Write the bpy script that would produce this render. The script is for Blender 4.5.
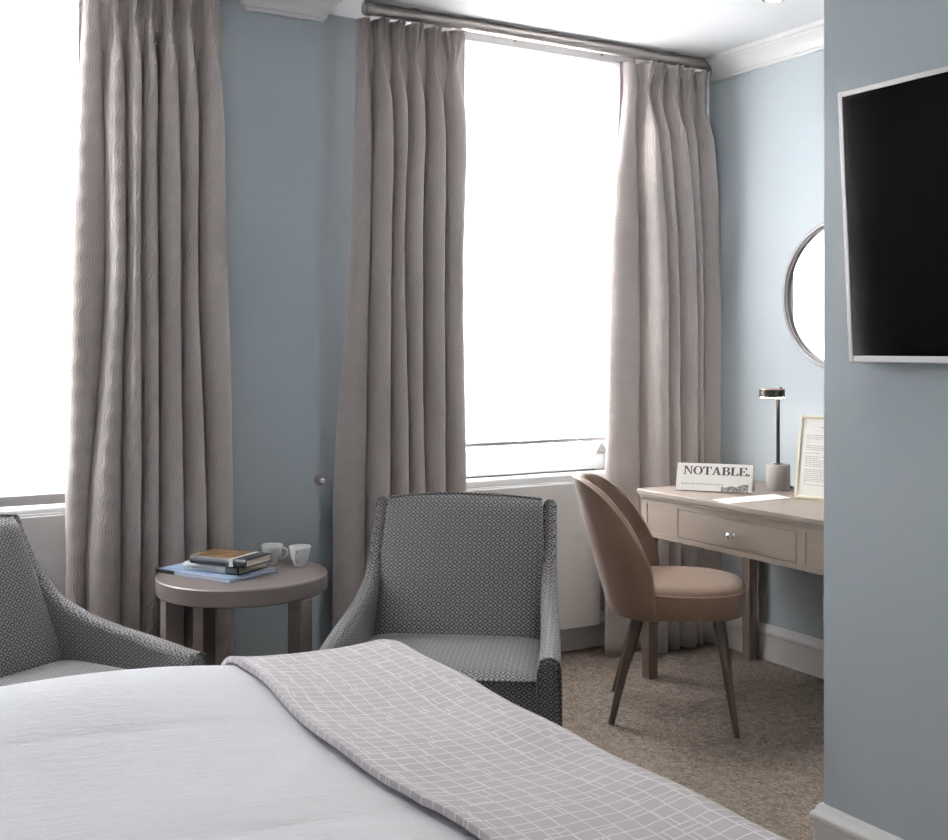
import bpy, bmesh, math, random
from mathutils import Vector, Matrix

# ---------------------------------------------------------------- scene, camera, world, light
for o in list(bpy.data.objects): bpy.data.objects.remove(o)
S = bpy.context.scene
COL = S.collection
PI = math.pi
S.view_settings.view_transform = 'Standard'
S.view_settings.look = 'None'
S.view_settings.gamma = 1.0
S.view_settings.use_curve_mapping = False
S.view_settings.exposure = 0.15

FPX, CXP, HYP, CAMH = 1128.0, 474.0, 348.0, 1.34
YAW = math.radians(30.3)
CAM = (-3.54, -3.91, CAMH)
FW = (math.sin(YAW), math.cos(YAW)); RT = (math.cos(YAW), -math.sin(YAW))
cd = bpy.data.cameras.new('camera'); cam = bpy.data.objects.new('camera', cd); COL.objects.link(cam)
cam.location = CAM; cam.rotation_euler = (PI/2, 0, -YAW)
cd.sensor_width = 36.0; cd.lens = 36.0*FPX/948.0
cd.shift_y = -72.0/948.0; cd.clip_start = 0.02
S.camera = cam

W = bpy.data.worlds.new('sky'); S.world = W; W.use_nodes = True
W.node_tree.nodes['Background'].inputs[0].default_value = (0.86, 0.93, 1.0, 1)
W.node_tree.nodes['Background'].inputs[1].default_value = 3.0

def area(name, loc, rot, sx, sy, watts, color=(1, 1, 1), spread=PI):
    l = bpy.data.lights.new(name, 'AREA'); l.shape = 'RECTANGLE'; l.size = sx; l.size_y = sy
    l.energy = watts; l.color = color; l.spread = spread
    o = bpy.data.objects.new(name, l); COL.objects.link(o); o.location = loc; o.rotation_euler = rot
    return o
DAY = (0.99, 0.99, 0.985)
# daylight arriving at the outside of the two street windows
area('daylight_window_right', (-0.9, 0.62, 1.75), (-PI/2, 0, 0), 1.35, 1.95, 530, DAY)
area('daylight_window_left', (-3.2, 0.62, 1.75), (-PI/2, 0, 0), 1.6, 1.95, 850, DAY)
DOWNLIGHT_W = [4.5, 4.5, 4.5, 4.5, 4.5, 1.5, 1.5]
CEIL_SPOTS = [(-0.44, -0.83), (-1.75, -1.95), (-3.35, -1.95), (-1.75, -3.5), (-3.35, -3.5), (-2.55, -4.6), (-4.1, -4.6)]  # first is the real desk downlight; the rest are unseen, added for fill

# ---------------------------------------------------------------- helpers
def ray(px, py):
    l = (px-CXP)/FPX
    return Vector((FW[0]+l*RT[0], FW[1]+l*RT[1], -(py-HYP)/FPX))
def on(ax, v, px, py):
    d = ray(px, py); t = (v-CAM[ax])/d[ax]
    return Vector(CAM)+d*t

def link(name, me, m=None, parent=None, smooth=False):
    o = bpy.data.objects.new(name, me); COL.objects.link(o)
    if m is not None and not me.materials: me.materials.append(m)
    if smooth:
        for p in me.polygons: p.use_smooth = True
    if parent is not None: o.parent = parent
    return o
def obj(name, bm, m, parent=None, smooth=False, uv=True, autosmooth=None, uvw=(1, 1, 1)):
    bmesh.ops.recalc_face_normals(bm, faces=bm.faces[:])
    if uv: box_uv(bm, uvw)
    me = bpy.data.meshes.new(name); bm.to_mesh(me); bm.free()
    o = link(name, me, m, parent, smooth)
    if autosmooth: 
        for p in me.polygons: p.use_smooth = True
        me.set_sharp_from_angle(angle=math.radians(autosmooth))
    return o
def box_uv(bm, uvw=(1, 1, 1)):
    l = bm.loops.layers.uv.verify()
    for f in bm.faces:
        n = f.normal; a = max(range(3), key=lambda i: abs(n[i])*uvw[i])
        for lp in f.loops:
            c = lp.vert.co
            lp[l].uv = (c.y, c.z) if a == 0 else (c.x, c.z) if a == 1 else (c.x, c.y)
def thing(name, label, cat, loc=(0, 0, 0), rz=0.0, group=None):
    o = bpy.data.objects.new(name, None); COL.objects.link(o); o.empty_display_size = 0.1
    o.location = loc; o.rotation_euler = (0, 0, rz)
    return tag(o, label, cat, group)
def tag(o, label, cat, group=None):
    o['label'] = label; o['category'] = cat
    if group: o['group'] = group
    return o
def struct(o, label=None, cat=None):
    o['kind'] = 'structure'
    if label: o['label'] = label
    if cat: o['category'] = cat
    return o
def bx(bm, x0, x1, y0, y1, z0, z1, bev=0.0, seg=2, M=None):
    c = Vector(((x0+x1)/2, (y0+y1)/2, (z0+z1)/2))
    r = bmesh.ops.create_cube(bm, size=1.0)
    vs = r['verts']
    for v in vs: v.co = Vector((v.co.x*(x1-x0), v.co.y*(y1-y0), v.co.z*(z1-z0)))+c
    if bev > 0:
        es = list({e for v in vs for e in v.link_edges})
        g = bmesh.ops.bevel(bm, geom=es, offset=bev, segments=seg, affect='EDGES', profile=0.5)
        vs = list({v for f in g['faces'] for v in f.verts} | {v for v in vs if v.is_valid})
    if M is not None:
        for v in vs: v.co = M @ v.co
    return vs
def boxobj(name, dims, m, parent=None, bev=0.0, M=None, seg=2):
    bm = bmesh.new(); bx(bm, *dims, bev=bev, M=M, seg=seg)
    return obj(name, bm, m, parent, autosmooth=(35 if bev >= 0.01 else 12) if bev else None)
def tube(bm, pts, rad, seg=12, cap=True):
    """tube through pts; rad is a number or list"""
    pts = [Vector(p) for p in pts]; n = len(pts)
    rings = []; up = None
    for i, p in enumerate(pts):
        t = (pts[min(i+1, n-1)]-pts[max(i-1, 0)]).normalized()
        if up is None:
            up = Vector((0, 0, 1)) if abs(t.z) < 0.9 else Vector((1, 0, 0))
        a = t.cross(up).normalized(); b = a.cross(t).normalized(); up = b
        r = rad[i] if isinstance(rad, (list, tuple)) else rad
        rings.append([bm.verts.new(p+(a*math.cos(2*PI*k/seg)+b*math.sin(2*PI*k/seg))*r) for k in range(seg)])
    for i in range(n-1):
        for k in range(seg):
            bm.faces.new((rings[i][k], rings[i][(k+1) % seg], rings[i+1][(k+1) % seg], rings[i+1][k]))
    if cap:
        bm.faces.new(rings[0]); bm.faces.new(rings[-1])
    return rings
def lathe(bm, prof, seg=32, M=None):
    """prof: list of (r,z); r==0 closes"""
    rings = []
    for r, z in prof:
        if r < 1e-6: rings.append([bm.verts.new((0, 0, z))])
        else: rings.append([bm.verts.new((r*math.cos(2*PI*k/seg), r*math.sin(2*PI*k/seg), z)) for k in range(seg)])
    for a, b in zip(rings, rings[1:]):
        for k in range(seg):
            k2 = (k+1) % seg
            if len(a) == 1 and len(b) == 1: continue
            if len(a) == 1: bm.faces.new((a[0], b[k], b[k2]))
            elif len(b) == 1: bm.faces.new((a[k], a[k2], b[0]))
            else: bm.faces.new((a[k], a[k2], b[k2], b[k]))
    if M is not None:
        for rg in rings:
            for v in rg: v.co = M @ v.co
def prism(bm, poly, fn0, fn1):
    """poly points mapped by fn0 and fn1 to 3D -> closed prism"""
    a = [bm.verts.new(fn0(p)) for p in poly]; b = [bm.verts.new(fn1(p)) for p in poly]
    n = len(poly)
    bm.faces.new(a); bm.faces.new(b[::-1])
    for i in range(n): bm.faces.new((a[i], a[(i+1) % n], b[(i+1) % n], b[i]))
def gridmesh(name, nu, nv, fn, uvfn=None, m=None, parent=None, smooth=True, closed_u=False):
    vs = []; uvs = []
    for i in range(nu):
        for j in range(nv):
            vs.append(tuple(fn(i, j))); uvs.append(uvfn(i, j) if uvfn else (i/(nu-1), j/(nv-1)))
    fs = [(i*nv+j, (i+1)*nv+j, (i+1)*nv+j+1, i*nv+j+1) for i in range(nu-1) for j in range(nv-1)]
    me = bpy.data.meshes.new(name); me.from_pydata(vs, [], fs)
    l = me.uv_layers.new(name='UVMap')
    for lp in me.loops: l.data[lp.index].uv = uvs[lp.vertex_index]
    me.update()
    return link(name, me, m, parent, smooth)
def lerp(a, b, t): return a+(b-a)*t
def interp(xs, ys, x):
    if x <= xs[0]: return ys[0]
    for i in range(len(xs)-1):
        if x <= xs[i+1]:
            return lerp(ys[i], ys[i+1], (x-xs[i])/(xs[i+1]-xs[i]))
    return ys[-1]
def sinterp(xs, ys, x):
    """monotone cubic hermite"""
    n = len(xs)
    if x <= xs[0]: return ys[0]
    if x >= xs[-1]: return ys[-1]
    d = [(ys[i+1]-ys[i])/(xs[i+1]-xs[i]) for i in range(n-1)]
    m = [d[0]]+[0 if d[i-1]*d[i] <= 0 else 2*d[i-1]*d[i]/(d[i-1]+d[i]) for i in range(1, n-1)]+[d[-1]]
    for i in range(n-1):
        if x <= xs[i+1]:
            h = xs[i+1]-xs[i]; t = (x-xs[i])/h
            return ((2*t**3-3*t*t+1)*ys[i]+(t**3-2*t*t+t)*h*m[i]+(-2*t**3+3*t*t)*ys[i+1]+(t**3-t*t)*h*m[i+1])

# ---------------------------------------------------------------- materials
def srgb(r, g, b):
    f = lambda c: (c/255/12.92) if c/255 <= 0.04045 else ((c/255+0.055)/1.055)**2.4
    return (f(r), f(g), f(b), 1)
class NT:
    def __init__(s, name):
        s.m = bpy.data.materials.new(name); s.m.use_nodes = True
        s.t = s.m.node_tree; s.n = s.t.nodes; s.b = s.n['Principled BSDF']; s.out = s.n['Material Output']
    def node(s, ty, **kw):
        n = s.n.new(ty)
        for k, v in kw.items(): setattr(n, k, v)
        return n
    def L(s, a, b): s.t.links.new(a, b)
    def math(s, op, a, b=None, c=None):
        n = s.node('ShaderNodeMath', operation=op)
        for i, v in enumerate((a, b, c)):
            if v is None: continue
            if isinstance(v, (int, float)): n.inputs[i].default_value = v
            else: s.L(v, n.inputs[i])
        return n.outputs[0]
    def mix(s, fac, a, b):
        n = s.node('ShaderNodeMix', data_type='RGBA')
        for i, v in ((0, fac), (6, a), (7, b)):
            if isinstance(v, (int, float, tuple)): n.inputs[i].default_value = v
            else: s.L(v, n.inputs[i])
        return n.outputs[2]
    def coord(s, kind='Object'):
        return s.node('ShaderNodeTexCoord').outputs[kind]
    def noise(s, vec, scale, detail=3, rough=0.5, out='Fac'):
        n = s.node('ShaderNodeTexNoise'); n.inputs['Scale'].default_value = scale
        n.inputs['Detail'].default_value = detail; n.inputs['Roughness'].default_value = rough
        s.L(vec, n.inputs['Vector']); return n.outputs[out]
    def bump(s, h, strength, dist):
        n = s.node('ShaderNodeBump'); n.inputs['Strength'].default_value = strength
        n.inputs['Distance'].default_value = dist; s.L(h, n.inputs['Height']); s.L(n.outputs[0], s.b.inputs['Normal'])
        return n.outputs[0]
    def set(s, **kw):
        for k, v in kw.items():
            i = s.b.inputs[k.replace('_', ' ')]
            if isinstance(v, (int, float, tuple)): i.default_value = v
            else: s.L(v, i)
        return s
def paint(name, col, rough=0.6, var=0.04, scale=6, bump=0.0, bscale=200, metal=0.0, spec=0.5):
    t = NT(name); c = t.coord()
    n = t.noise(c, scale, 4)
    d = tuple(x*(1-var) for x in col[:3])+(1,); u = tuple(min(1, x*(1+var)) for x in col[:3])+(1,)
    t.set(Base_Color=t.mix(n, d, u), Roughness=rough, Metallic=metal, Specular_IOR_Level=spec)
    if bump: t.bump(t.noise(c, bscale, 2), bump, 0.001)
    return t.m
def rgb(*c): return tuple(c)+(1,)

M = {}
M['blue'] = paint('pale_blue_wall_paint', rgb(0.460, 0.507, 0.537), 0.62, 0.02, 3, 0.05, 300, spec=0.3)
M['white_wall'] = paint('white_ceiling_paint', rgb(0.86, 0.86, 0.86), 0.75, 0.015, 3)
M['trim'] = paint('white_satin_trim', rgb(0.80, 0.79, 0.785), 0.35, 0.02, 8)
M['frame_white'] = paint('white_window_gloss', rgb(0.84, 0.84, 0.85), 0.3, 0.01, 8)
M['radiator'] = paint('white_radiator_enamel', rgb(0.80, 0.79, 0.78), 0.35, 0.01, 5)
M['grey_rail'] = paint('grey_rail_plastic', rgb(0.74, 0.72, 0.72), 0.45, 0.02, 20)
M['steel'] = paint('brushed_bronze_steel', rgb(0.36, 0.325, 0.30), 0.33, 0.08, 60, metal=0.85)
M['chrome'] = paint('chrome', rgb(0.85, 0.85, 0.87), 0.12, 0.01, 5, metal=1.0)
M['silver'] = paint('silver_tv_bezel', rgb(0.72, 0.69, 0.69), 0.45, 0.02, 20, metal=0.2)
M['mirror_frame'] = paint('pewter_mirror_frame', rgb(0.20, 0.185, 0.19), 0.45, 0.05, 30, metal=0.3)
M['mirror'] = paint('mirror_silver', rgb(0.93, 0.95, 0.95), 0.01, 0.0, 5, metal=1.0)
M['black_plastic'] = paint('black_plastic', rgb(0.012, 0.012, 0.013), 0.4, 0.1, 40)
M['screen'] = paint('black_glossy_screen', rgb(0.004, 0.004, 0.004), 0.07, 0.0, 10, spec=0.10)
M['china'] = paint('white_china_glaze', rgb(0.86, 0.86, 0.85), 0.12, 0.01, 10)
M['coffee'] = paint('inside_of_cup_shadow_glaze', rgb(0.80, 0.80, 0.79), 0.2, 0.02, 10)
M['concrete'] = paint('warm_grey_concrete', rgb(0.31, 0.285, 0.265), 0.75, 0.10, 40, 0.3, 120)
M['dark_metal'] = paint('dark_bronze_metal', rgb(0.05, 0.043, 0.04), 0.35, 0.1, 40, metal=0.7)
M['copper'] = paint('copper_lamp_top', rgb(0.62, 0.42, 0.33), 0.3, 0.06, 40, metal=0.8)
M['paper'] = paint('white_paper', rgb(0.88, 0.87, 0.85), 0.7, 0.01, 30)
M['cream_paper'] = paint('cream_printed_paper', rgb(0.86, 0.84, 0.78), 0.7, 0.02, 20)
M['pages'] = paint('cream_page_block', rgb(0.78, 0.70, 0.56), 0.8, 0.06, 120)
M['ink'] = paint('dark_red_brown_ink', rgb(0.09, 0.055, 0.06), 0.7, 0.1, 40)
M['grey_ink'] = paint('pale_grey_ink', rgb(0.45, 0.42, 0.40), 0.7, 0.1, 40)
M['pale_frame'] = paint('pale_gold_picture_frame', rgb(0.66, 0.60, 0.45), 0.4, 0.05, 60, metal=0.2)
M['black_cover'] = paint('black_book_cloth', rgb(0.018, 0.018, 0.022), 0.5, 0.1, 60)
M['white_spine'] = paint('off_white_book_cover', rgb(0.66, 0.67, 0.68), 0.4, 0.03, 40)
M['dark_leg'] = paint('dark_stained_beech', rgb(0.075, 0.055, 0.043), 0.35, 0.25, 18)
M['divan'] = paint('grey_divan_fabric', rgb(0.30, 0.29, 0.30), 0.9, 0.1, 60, 0.3, 300)
M['mattress'] = paint('white_mattress_ticking', rgb(0.8, 0.8, 0.8), 0.9, 0.02, 30)
M['tan_seam'] = paint('tan_leather_piping', rgb(0.24, 0.155, 0.105), 0.55, 0.06, 60)

def carpet():
    t = NT('beige_loop_carpet'); c = t.coord()
    v = t.node('ShaderNodeTexVoronoi'); v.inputs['Scale'].default_value = 88; t.L(c, v.inputs['Vector'])
    n1 = t.noise(c, 120, 3, 0.75); n2 = t.noise(c, 22, 4, 0.6); n3 = t.noise(c, 2.0, 3)
    r = t.node('ShaderNodeValToRGB'); e = r.color_ramp.elements
    e[0].position = 0.34; e[0].color = rgb(0.090, 0.069, 0.054); e[1].position = 0.66; e[1].color = rgb(0.385, 0.318, 0.266)
    f = t.math('ADD', t.math('MULTIPLY', n1, 0.55), t.math('ADD', t.math('MULTIPLY', n2, 0.25), t.math('MULTIPLY', v.outputs['Color'], 0.2)))
    t.L(f, r.inputs[0])
    t.set(Base_Color=t.mix(t.math('MULTIPLY', n3, 0.22), r.outputs[0], rgb(0.20, 0.16, 0.128)), Roughness=0.95, Specular_IOR_Level=0.1)
    t.bump(t.math('ADD', t.math('MULTIPLY', v.outputs['Distance'], -1.0), n1), 1.0, 0.006)
    return t.m
M['carpet'] = carpet()

def wood(name, col, gdir=1, rough=0.5, contrast=0.16, sc=(3, 60, 60)):
    t = NT(name); c = t.coord()
    mp = t.node('ShaderNodeMapping'); mp.inputs['Scale'].default_value = sc; t.L(c, mp.inputs['Vector'])
    n = t.noise(mp.outputs[0], 1.0, 6, 0.65); n2 = t.noise(c, 3, 3)
    d = tuple(x*(1-contrast) for x in col)+(1,); u = tuple(x*(1+contrast) for x in col)+(1,)
    t.set(Base_Color=t.mix(t.math('ADD', t.math('MULTIPLY', n, 0.8), t.math('MULTIPLY', n2, 0.2)), d, u), Roughness=rough)
    t.bump(n, 0.15, 0.001)
    return t.m
M['desk'] = wood('greige_stained_desk_oak', (0.245, 0.200, 0.167), sc=(60, 3, 60), rough=0.42)
M['desk_leg'] = wood('greige_stained_desk_leg_shaded', (0.215, 0.165, 0.135), sc=(60, 60, 3), rough=0.45)  # desk wood, darker and browner: shade under the desktop put into the colour
M['table'] = wood('taupe_stained_table', (0.185, 0.152, 0.140), sc=(3, 40, 40), rough=0.4, contrast=0.1)

def curtain_mat():
    t = NT('greige_wave_embossed_curtain')
    uv = t.node('ShaderNodeUVMap').outputs[0]; s = t.node('ShaderNodeSeparateXYZ'); t.L(uv, s.inputs[0])
    u, v = s.outputs[0], s.outputs[1]
    nz = t.noise(uv, 3.0, 2)
    ph = t.math('ADD', t.math('MULTIPLY', v, 2*PI/0.090), t.math('MULTIPLY', t.math('SINE', t.math('MULTIPLY', u, 2*PI/0.21)), 0.7))
    w = t.math('MULTIPLY', t.math('SINE', ph), 0.0105)
    g = t.math('SINE', t.math('MULTIPLY', t.math('ADD', t.math('ADD', u, w), t.math('MULTIPLY', nz, 0.02)), 2*PI/0.0094))
    h = t.math('MULTIPLY_ADD', g, 0.5, 0.5)
    fine = t.noise(uv, 420, 2)
    t.set(Base_Color=t.mix(h, rgb(0.480, 0.418, 0.395), rgb(0.560, 0.495, 0.470)), Roughness=0.62, Specular_IOR_Level=0.35,
          Sheen_Weight=0.25, Sheen_Roughness=0.4)
    t.bump(t.math('ADD', h, t.math('MULTIPLY', fine, 0.25)), 0.9, 0.0018)
    return t.m
M['curtain'] = curtain_mat()

def lattice():
    t = NT('black_cream_diamond_weave')
    uv = t.node('ShaderNodeUVMap').outputs[0]; s = t.node('ShaderNodeSeparateXYZ'); t.L(uv, s.inputs[0])
    u = t.math('DIVIDE', s.outputs[0], 0.0300); v = t.math('DIVIDE', s.outputs[1], 0.0225)
    def f(x):
        return t.math('MULTIPLY', t.math('ABSOLUTE', t.math('SUBTRACT', t.math('FRACT', x), 0.5)), 2.0)
    a = f(t.math('ADD', u, v)); b = f(t.math('SUBTRACT', u, v))
    m = t.math('MAXIMUM', a, b)
    line = t.math('GREATER_THAN', m, 0.74); dot = t.math('LESS_THAN', m, 0.34)
    fac = t.math('MAXIMUM', line, dot)
    fn = t.noise(uv, 700, 2)
    light = t.mix(dot, rgb(0.225, 0.216, 0.218), rgb(0.335, 0.32, 0.32))
    col = t.mix(fac, rgb(0.030, 0.027, 0.030), light)
    t.set(Base_Color=t.mix(t.math('MULTIPLY', fn, 0.3), col, rgb(0.12, 0.115, 0.12)), Roughness=0.7, Specular_IOR_Level=0.35,
          Sheen_Weight=0.12)
    t.bump(t.math('ADD', fac, t.math('MULTIPLY', fn, 0.6)), 0.5, 0.001)
    return t.m
M['lattice'] = lattice()

def duvet_mat():
    t = NT('white_seersucker_cotton')
    uv = t.node('ShaderNodeUVMap').outputs[0]
    mp = t.node('ShaderNodeMapping'); mp.inputs['Scale'].default_value = (18, 115, 1); t.L(uv, mp.inputs['Vector'])
    n = t.noise(mp.outputs[0], 1.0, 3, 0.6)
    mp2 = t.node('ShaderNodeMapping'); mp2.inputs['Scale'].default_value = (2.2, 9, 1); mp2.inputs['Rotation'].default_value = (0, 0, 0.12); t.L(uv, mp2.inputs['Vector'])
    n2 = t.noise(mp2.outputs[0], 1.0, 3, 0.5)
    t.set(Base_Color=t.mix(n, rgb(0.755, 0.755, 0.79), rgb(0.82, 0.82, 0.85)), Roughness=0.85, Specular_IOR_Level=0.2)
    t.bump(t.math('ADD', t.math('MULTIPLY', n, 0.45), t.math('MULTIPLY', n2, 0.7)), 0.7, 0.008)
    return t.m
M['duvet'] = duvet_mat()

def throw_mat():
    t = NT('lilac_grey_throw_with_white_grid')
    uv = t.node('ShaderNodeUVMap').outputs[0]
    nzc = t.noise(uv, 9.0, 2, out='Color')
    off = t.node('ShaderNodeVectorMath', operation='SUBTRACT'); t.L(nzc, off.inputs[0]); off.inputs[1].default_value = (0.5, 0.5, 0.5)
    sc = t.node('ShaderNodeVectorMath', operation='SCALE'); t.L(off.outputs[0], sc.inputs[0]); sc.inputs['Scale'].default_value = 0.014
    ad = t.node('ShaderNodeVectorMath', operation='ADD'); t.L(uv, ad.inputs[0]); t.L(sc.outputs[0], ad.inputs[1])
    def bricks(rot, bw, rh, offs, freq, sq, sqf, shift):
        mp = t.node('ShaderNodeMapping'); mp.inputs['Rotation'].default_value = (0, 0, rot); mp.inputs['Location'].default_value = (shift, shift*0.7, 0)
        t.L(ad.outputs[0], mp.inputs['Vector'])
        b = t.node('ShaderNodeTexBrick'); b.offset = offs; b.offset_frequency = freq; b.squash = sq; b.squash_frequency = sqf
        b.inputs['Scale'].default_value = 1.0; b.inputs['Mortar Size'].default_value = 0.0016; b.inputs['Mortar Smooth'].default_value = 0.1
        b.inputs['Brick Width'].default_value = bw; b.inputs['Row Height'].default_value = rh
        t.L(mp.outputs[0], b.inputs['Vector']); return b.outputs['Fac']
    l = t.math('MAXIMUM', bricks(0, 0.085, 0.030, 0.37, 3, 1.7, 2, 0.0), bricks(PI/2, 0.21, 0.041, 0.41, 2, 0.55, 3, 0.013))
    fn = t.noise(uv, 500, 2)
    base = t.mix(t.noise(uv, 14, 3), rgb(0.465, 0.435, 0.450), rgb(0.545, 0.515, 0.530))
    t.set(Base_Color=t.mix(l, base, rgb(0.76, 0.74, 0.745)), Roughness=0.85, Specular_IOR_Level=0.2, Sheen_Weight=0.1)
    t.bump(t.math('ADD', l, t.math('MULTIPLY', fn, 0.6)), 0.5, 0.0015)
    return t.m
M['throw'] = throw_mat()

def leather():
    t = NT('tan_suede_leather'); c = t.coord()
    n = t.noise(c, 7, 5, 0.65); n2 = t.noise(c, 260, 2)
    v = t.node('ShaderNodeTexVoronoi'); v.inputs['Scale'].default_value = 330; t.L(c, v.inputs['Vector'])
    t.set(Base_Color=t.mix(n, rgb(0.128, 0.076, 0.049), rgb(0.200, 0.122, 0.079)), Roughness=0.6, Specular_IOR_Level=0.3, Sheen_Weight=0.22, Sheen_Roughness=0.45)
    t.bump(t.math('ADD', n2, v.outputs['Distance']), 0.25, 0.0008)
    return t.m
M['leather'] = leather()

def blind_mat():
    t = NT('white_translucent_blind_cloth')
    c = t.coord(); n = t.noise(c, 500, 2)
    tr = t.node('ShaderNodeBsdfTranslucent'); t.L(t.mix(n, rgb(0.86, 0.86, 0.87), rgb(0.90, 0.90, 0.91)), tr.inputs[0])
    df = t.node('ShaderNodeBsdfDiffuse'); df.inputs[0].default_value = rgb(0.85, 0.85, 0.86)
    mx = t.node('ShaderNodeMixShader'); mx.inputs[0].default_value = 0.45
    t.L(tr.outputs[0], mx.inputs[1]); t.L(df.outputs[0], mx.inputs[2]); t.L(mx.outputs[0], t.out.inputs[0])
    return t.m
M['blind'] = blind_mat()
def glass_mat():
    t = NT('window_glass')
    tr = t.node('ShaderNodeBsdfTransparent'); gl = t.node('ShaderNodeBsdfGlossy'); gl.inputs['Roughness'].default_value = 0.02
    fr = t.node('ShaderNodeFresnel'); fr.inputs[0].default_value = 1.45
    mx = t.node('ShaderNodeMixShader'); t.L(fr.outputs[0], mx.inputs[0]); t.L(tr.outputs[0], mx.inputs[1]); t.L(gl.outputs[0], mx.inputs[2])
    t.L(mx.outputs[0], t.out.inputs[0]); return t.m
M['glass'] = glass_mat()
def emit(name, col, strength):
    t = NT(name); t.set(Base_Color=col, Emission_Color=col, Emission_Strength=strength); return t.m
M['led'] = emit('warm_led_diffuser', rgb(1.0, 0.90, 0.80), 22.0)
M['lamp_glow'] = emit('downlight_lens', rgb(1.0, 0.95, 0.88), 8.0)
def picture_cover(name, c1, c2, c3, scale):
    t = NT(name); c = t.coord(); n = t.noise(c, scale, 5, 0.7)
    r = t.node('ShaderNodeValToRGB'); e = r.color_ramp.elements
    e[0].position = 0.35; e[0].color = c1; e[1].position = 0.70; e[1].color = c3
    k = r.color_ramp.elements.new(0.52); k.color = c2
    t.L(n, r.inputs[0]); t.set(Base_Color=r.outputs[0], Roughness=0.35); return t.m
M['gold_cover'] = picture_cover('painted_book_jacket', rgb(0.03, 0.02, 0.015), rgb(0.17, 0.085, 0.035), rgb(0.50, 0.36, 0.15), 34)
M['blue_cover'] = picture_cover('pale_blue_book_jacket', rgb(0.26, 0.42, 0.62), rgb(0.42, 0.52, 0.72), rgb(0.56, 0.56, 0.76), 7)
M['engraving'] = picture_cover('grey_engraving_print', rgb(0.05, 0.045, 0.045), rgb(0.30, 0.27, 0.27), rgb(0.75, 0.72, 0.68), 120)

# ---------------------------------------------------------------- room shell
CH = 2.65; XL = -4.55; YF = -7.4; BAY = 0.20; WT = 0.40   # ceiling height, left wall, front wall, bay depth, outer face
PX0, PX1 = -2.20, -1.92                                     # pier between the windows
WIN = {1: (-3.76, -2.70, 0.80, 2.60), 2: (-1.42, -0.44, 0.79, 2.60)}
PW_X, PW_Y = -1.27, -1.83                                   # end of the partition that carries the television

struct(boxobj('floor', (XL, 0, YF, BAY, -0.1, 0), M['carpet']))
struct(boxobj('ceiling', (XL, 0, YF, BAY, CH, CH+0.1), M['white_wall']))
struct(boxobj('wall_right', (0, 0.12, YF, WT, 0, CH), M['blue']))
struct(boxobj('wall_left', (XL-0.12, XL, YF, WT, 0, CH), M['blue']))
struct(boxobj('wall_front', (XL, 0, YF-0.12, YF, 0, CH), M['blue']))
struct(boxobj('wall_partition', (PW_X, -0.001, YF, PW_Y, 0, CH), M['blue'], bev=0.004))
bm = bmesh.new()
xs = [XL, WIN[1][0], WIN[1][1], WIN[2][0], WIN[2][1], 0]
for i in (0, 2, 4): bx(bm, xs[i], xs[i+1], BAY, WT, 0, CH)
for k in (1, 2):
    x0, x1, z0, z1 = WIN[k]
    bx(bm, x0, x1, BAY, WT, 0, z0); bx(bm, x0, x1, BAY, WT, z1, CH)
bx(bm, PX0-0.22, PX1, 0, BAY, 0, CH)
struct(obj('wall_back', bm, M['blue']))

# moulded profiles (d = out from the wall, z)
def sweep(bm, prof, path, closed_ends=True):
    """path: list of ((x,y),(nx,ny)) with n = direction in which d grows (already mitred)"""
    rings = [[bm.verts.new((p[0]+n[0]*d, p[1]+n[1]*d, z)) for d, z in prof] for p, n in path]
    k = len(prof)
    for a, b in zip(rings, rings[1:]):
        for i in range(k): bm.faces.new((a[i], a[(i+1) % k], b[(i+1) % k], b[i]))
    bm.faces.new(rings[0]); bm.faces.new(rings[-1][::-1])
CORN = [(0, CH-0.098), (0.012, CH-0.098), (0.014, CH-0.088), (0.022, CH-0.084), (0.026, CH-0.07), (0.036, CH-0.052), (0.052, CH-0.036),
        (0.062, CH-0.031), (0.064, CH-0.022), (0.074, CH-0.019), (0.078, CH-0.001), (0, CH-0.001)]
BASE = [(0, 0.001), (0.018, 0.001), (0.018, 0.108), (0.023, 0.112), (0.025, 0.122), (0.022, 0.130), (0.015, 0.136), (0.012, 0.146), (0.006, 0.153), (0, 0.153)]
bm = bmesh.new(); sweep(bm, CORN, [((0, BAY), (-1, 0)), ((0, PW_Y), (-1, 0))])
struct(obj('trim_1', bm, M['trim'], autosmooth=40), 'white moulded cornice along the right wall', 'cornice')
bm = bmesh.new(); sweep(bm, CORN, [((PX0, 0.05), (-1, 0)), ((PX0, 0), (-1, -1)), ((PX1, 0), (1, -1)), ((PX1, BAY), (1, 0))])
struct(obj('trim_2', bm, M['trim'], autosmooth=40), 'white cornice capping the blue pier between the windows', 'cornice')
bm = bmesh.new(); sweep(bm, BASE, [((0, BAY), (-1, 0)), ((0, PW_Y), (-1, 0))])
struct(obj('baseboard_right', bm, M['trim'], autosmooth=40), 'white moulded skirting board behind the desk', 'baseboard')
bm = bmesh.new(); sweep(bm, BASE, [((-0.03, PW_Y), (0, 1)), ((PW_X, PW_Y), (-1, 1)), ((PW_X, YF), (-1, 0))])
struct(obj('baseboard_partition', bm, M['trim'], autosmooth=40), 'white moulded skirting board under the television', 'baseboard')
bm = bmesh.new(); sweep(bm, BASE, [((PX1+0.001, BAY), (0, -1)), ((-0.026, BAY), (0, -1))])
struct(obj('baseboard_back', bm, M['trim'], autosmooth=40), 'white skirting board under the right-hand radiator', 'baseboard')
bm = bmesh.new(); sweep(bm, BASE, [((XL+0.001, BAY), (0, -1)), ((PX0-0.22, BAY), (-1, -1)), ((PX0-0.22, 0), (-1, -1)), ((PX1, 0), (1, -1)), ((PX1, BAY-0.03), (1, 0))])
struct(obj('baseboard_left', bm, M['trim'], autosmooth=40), 'white skirting board along the left-hand bay and the pier', 'baseboard')

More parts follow.
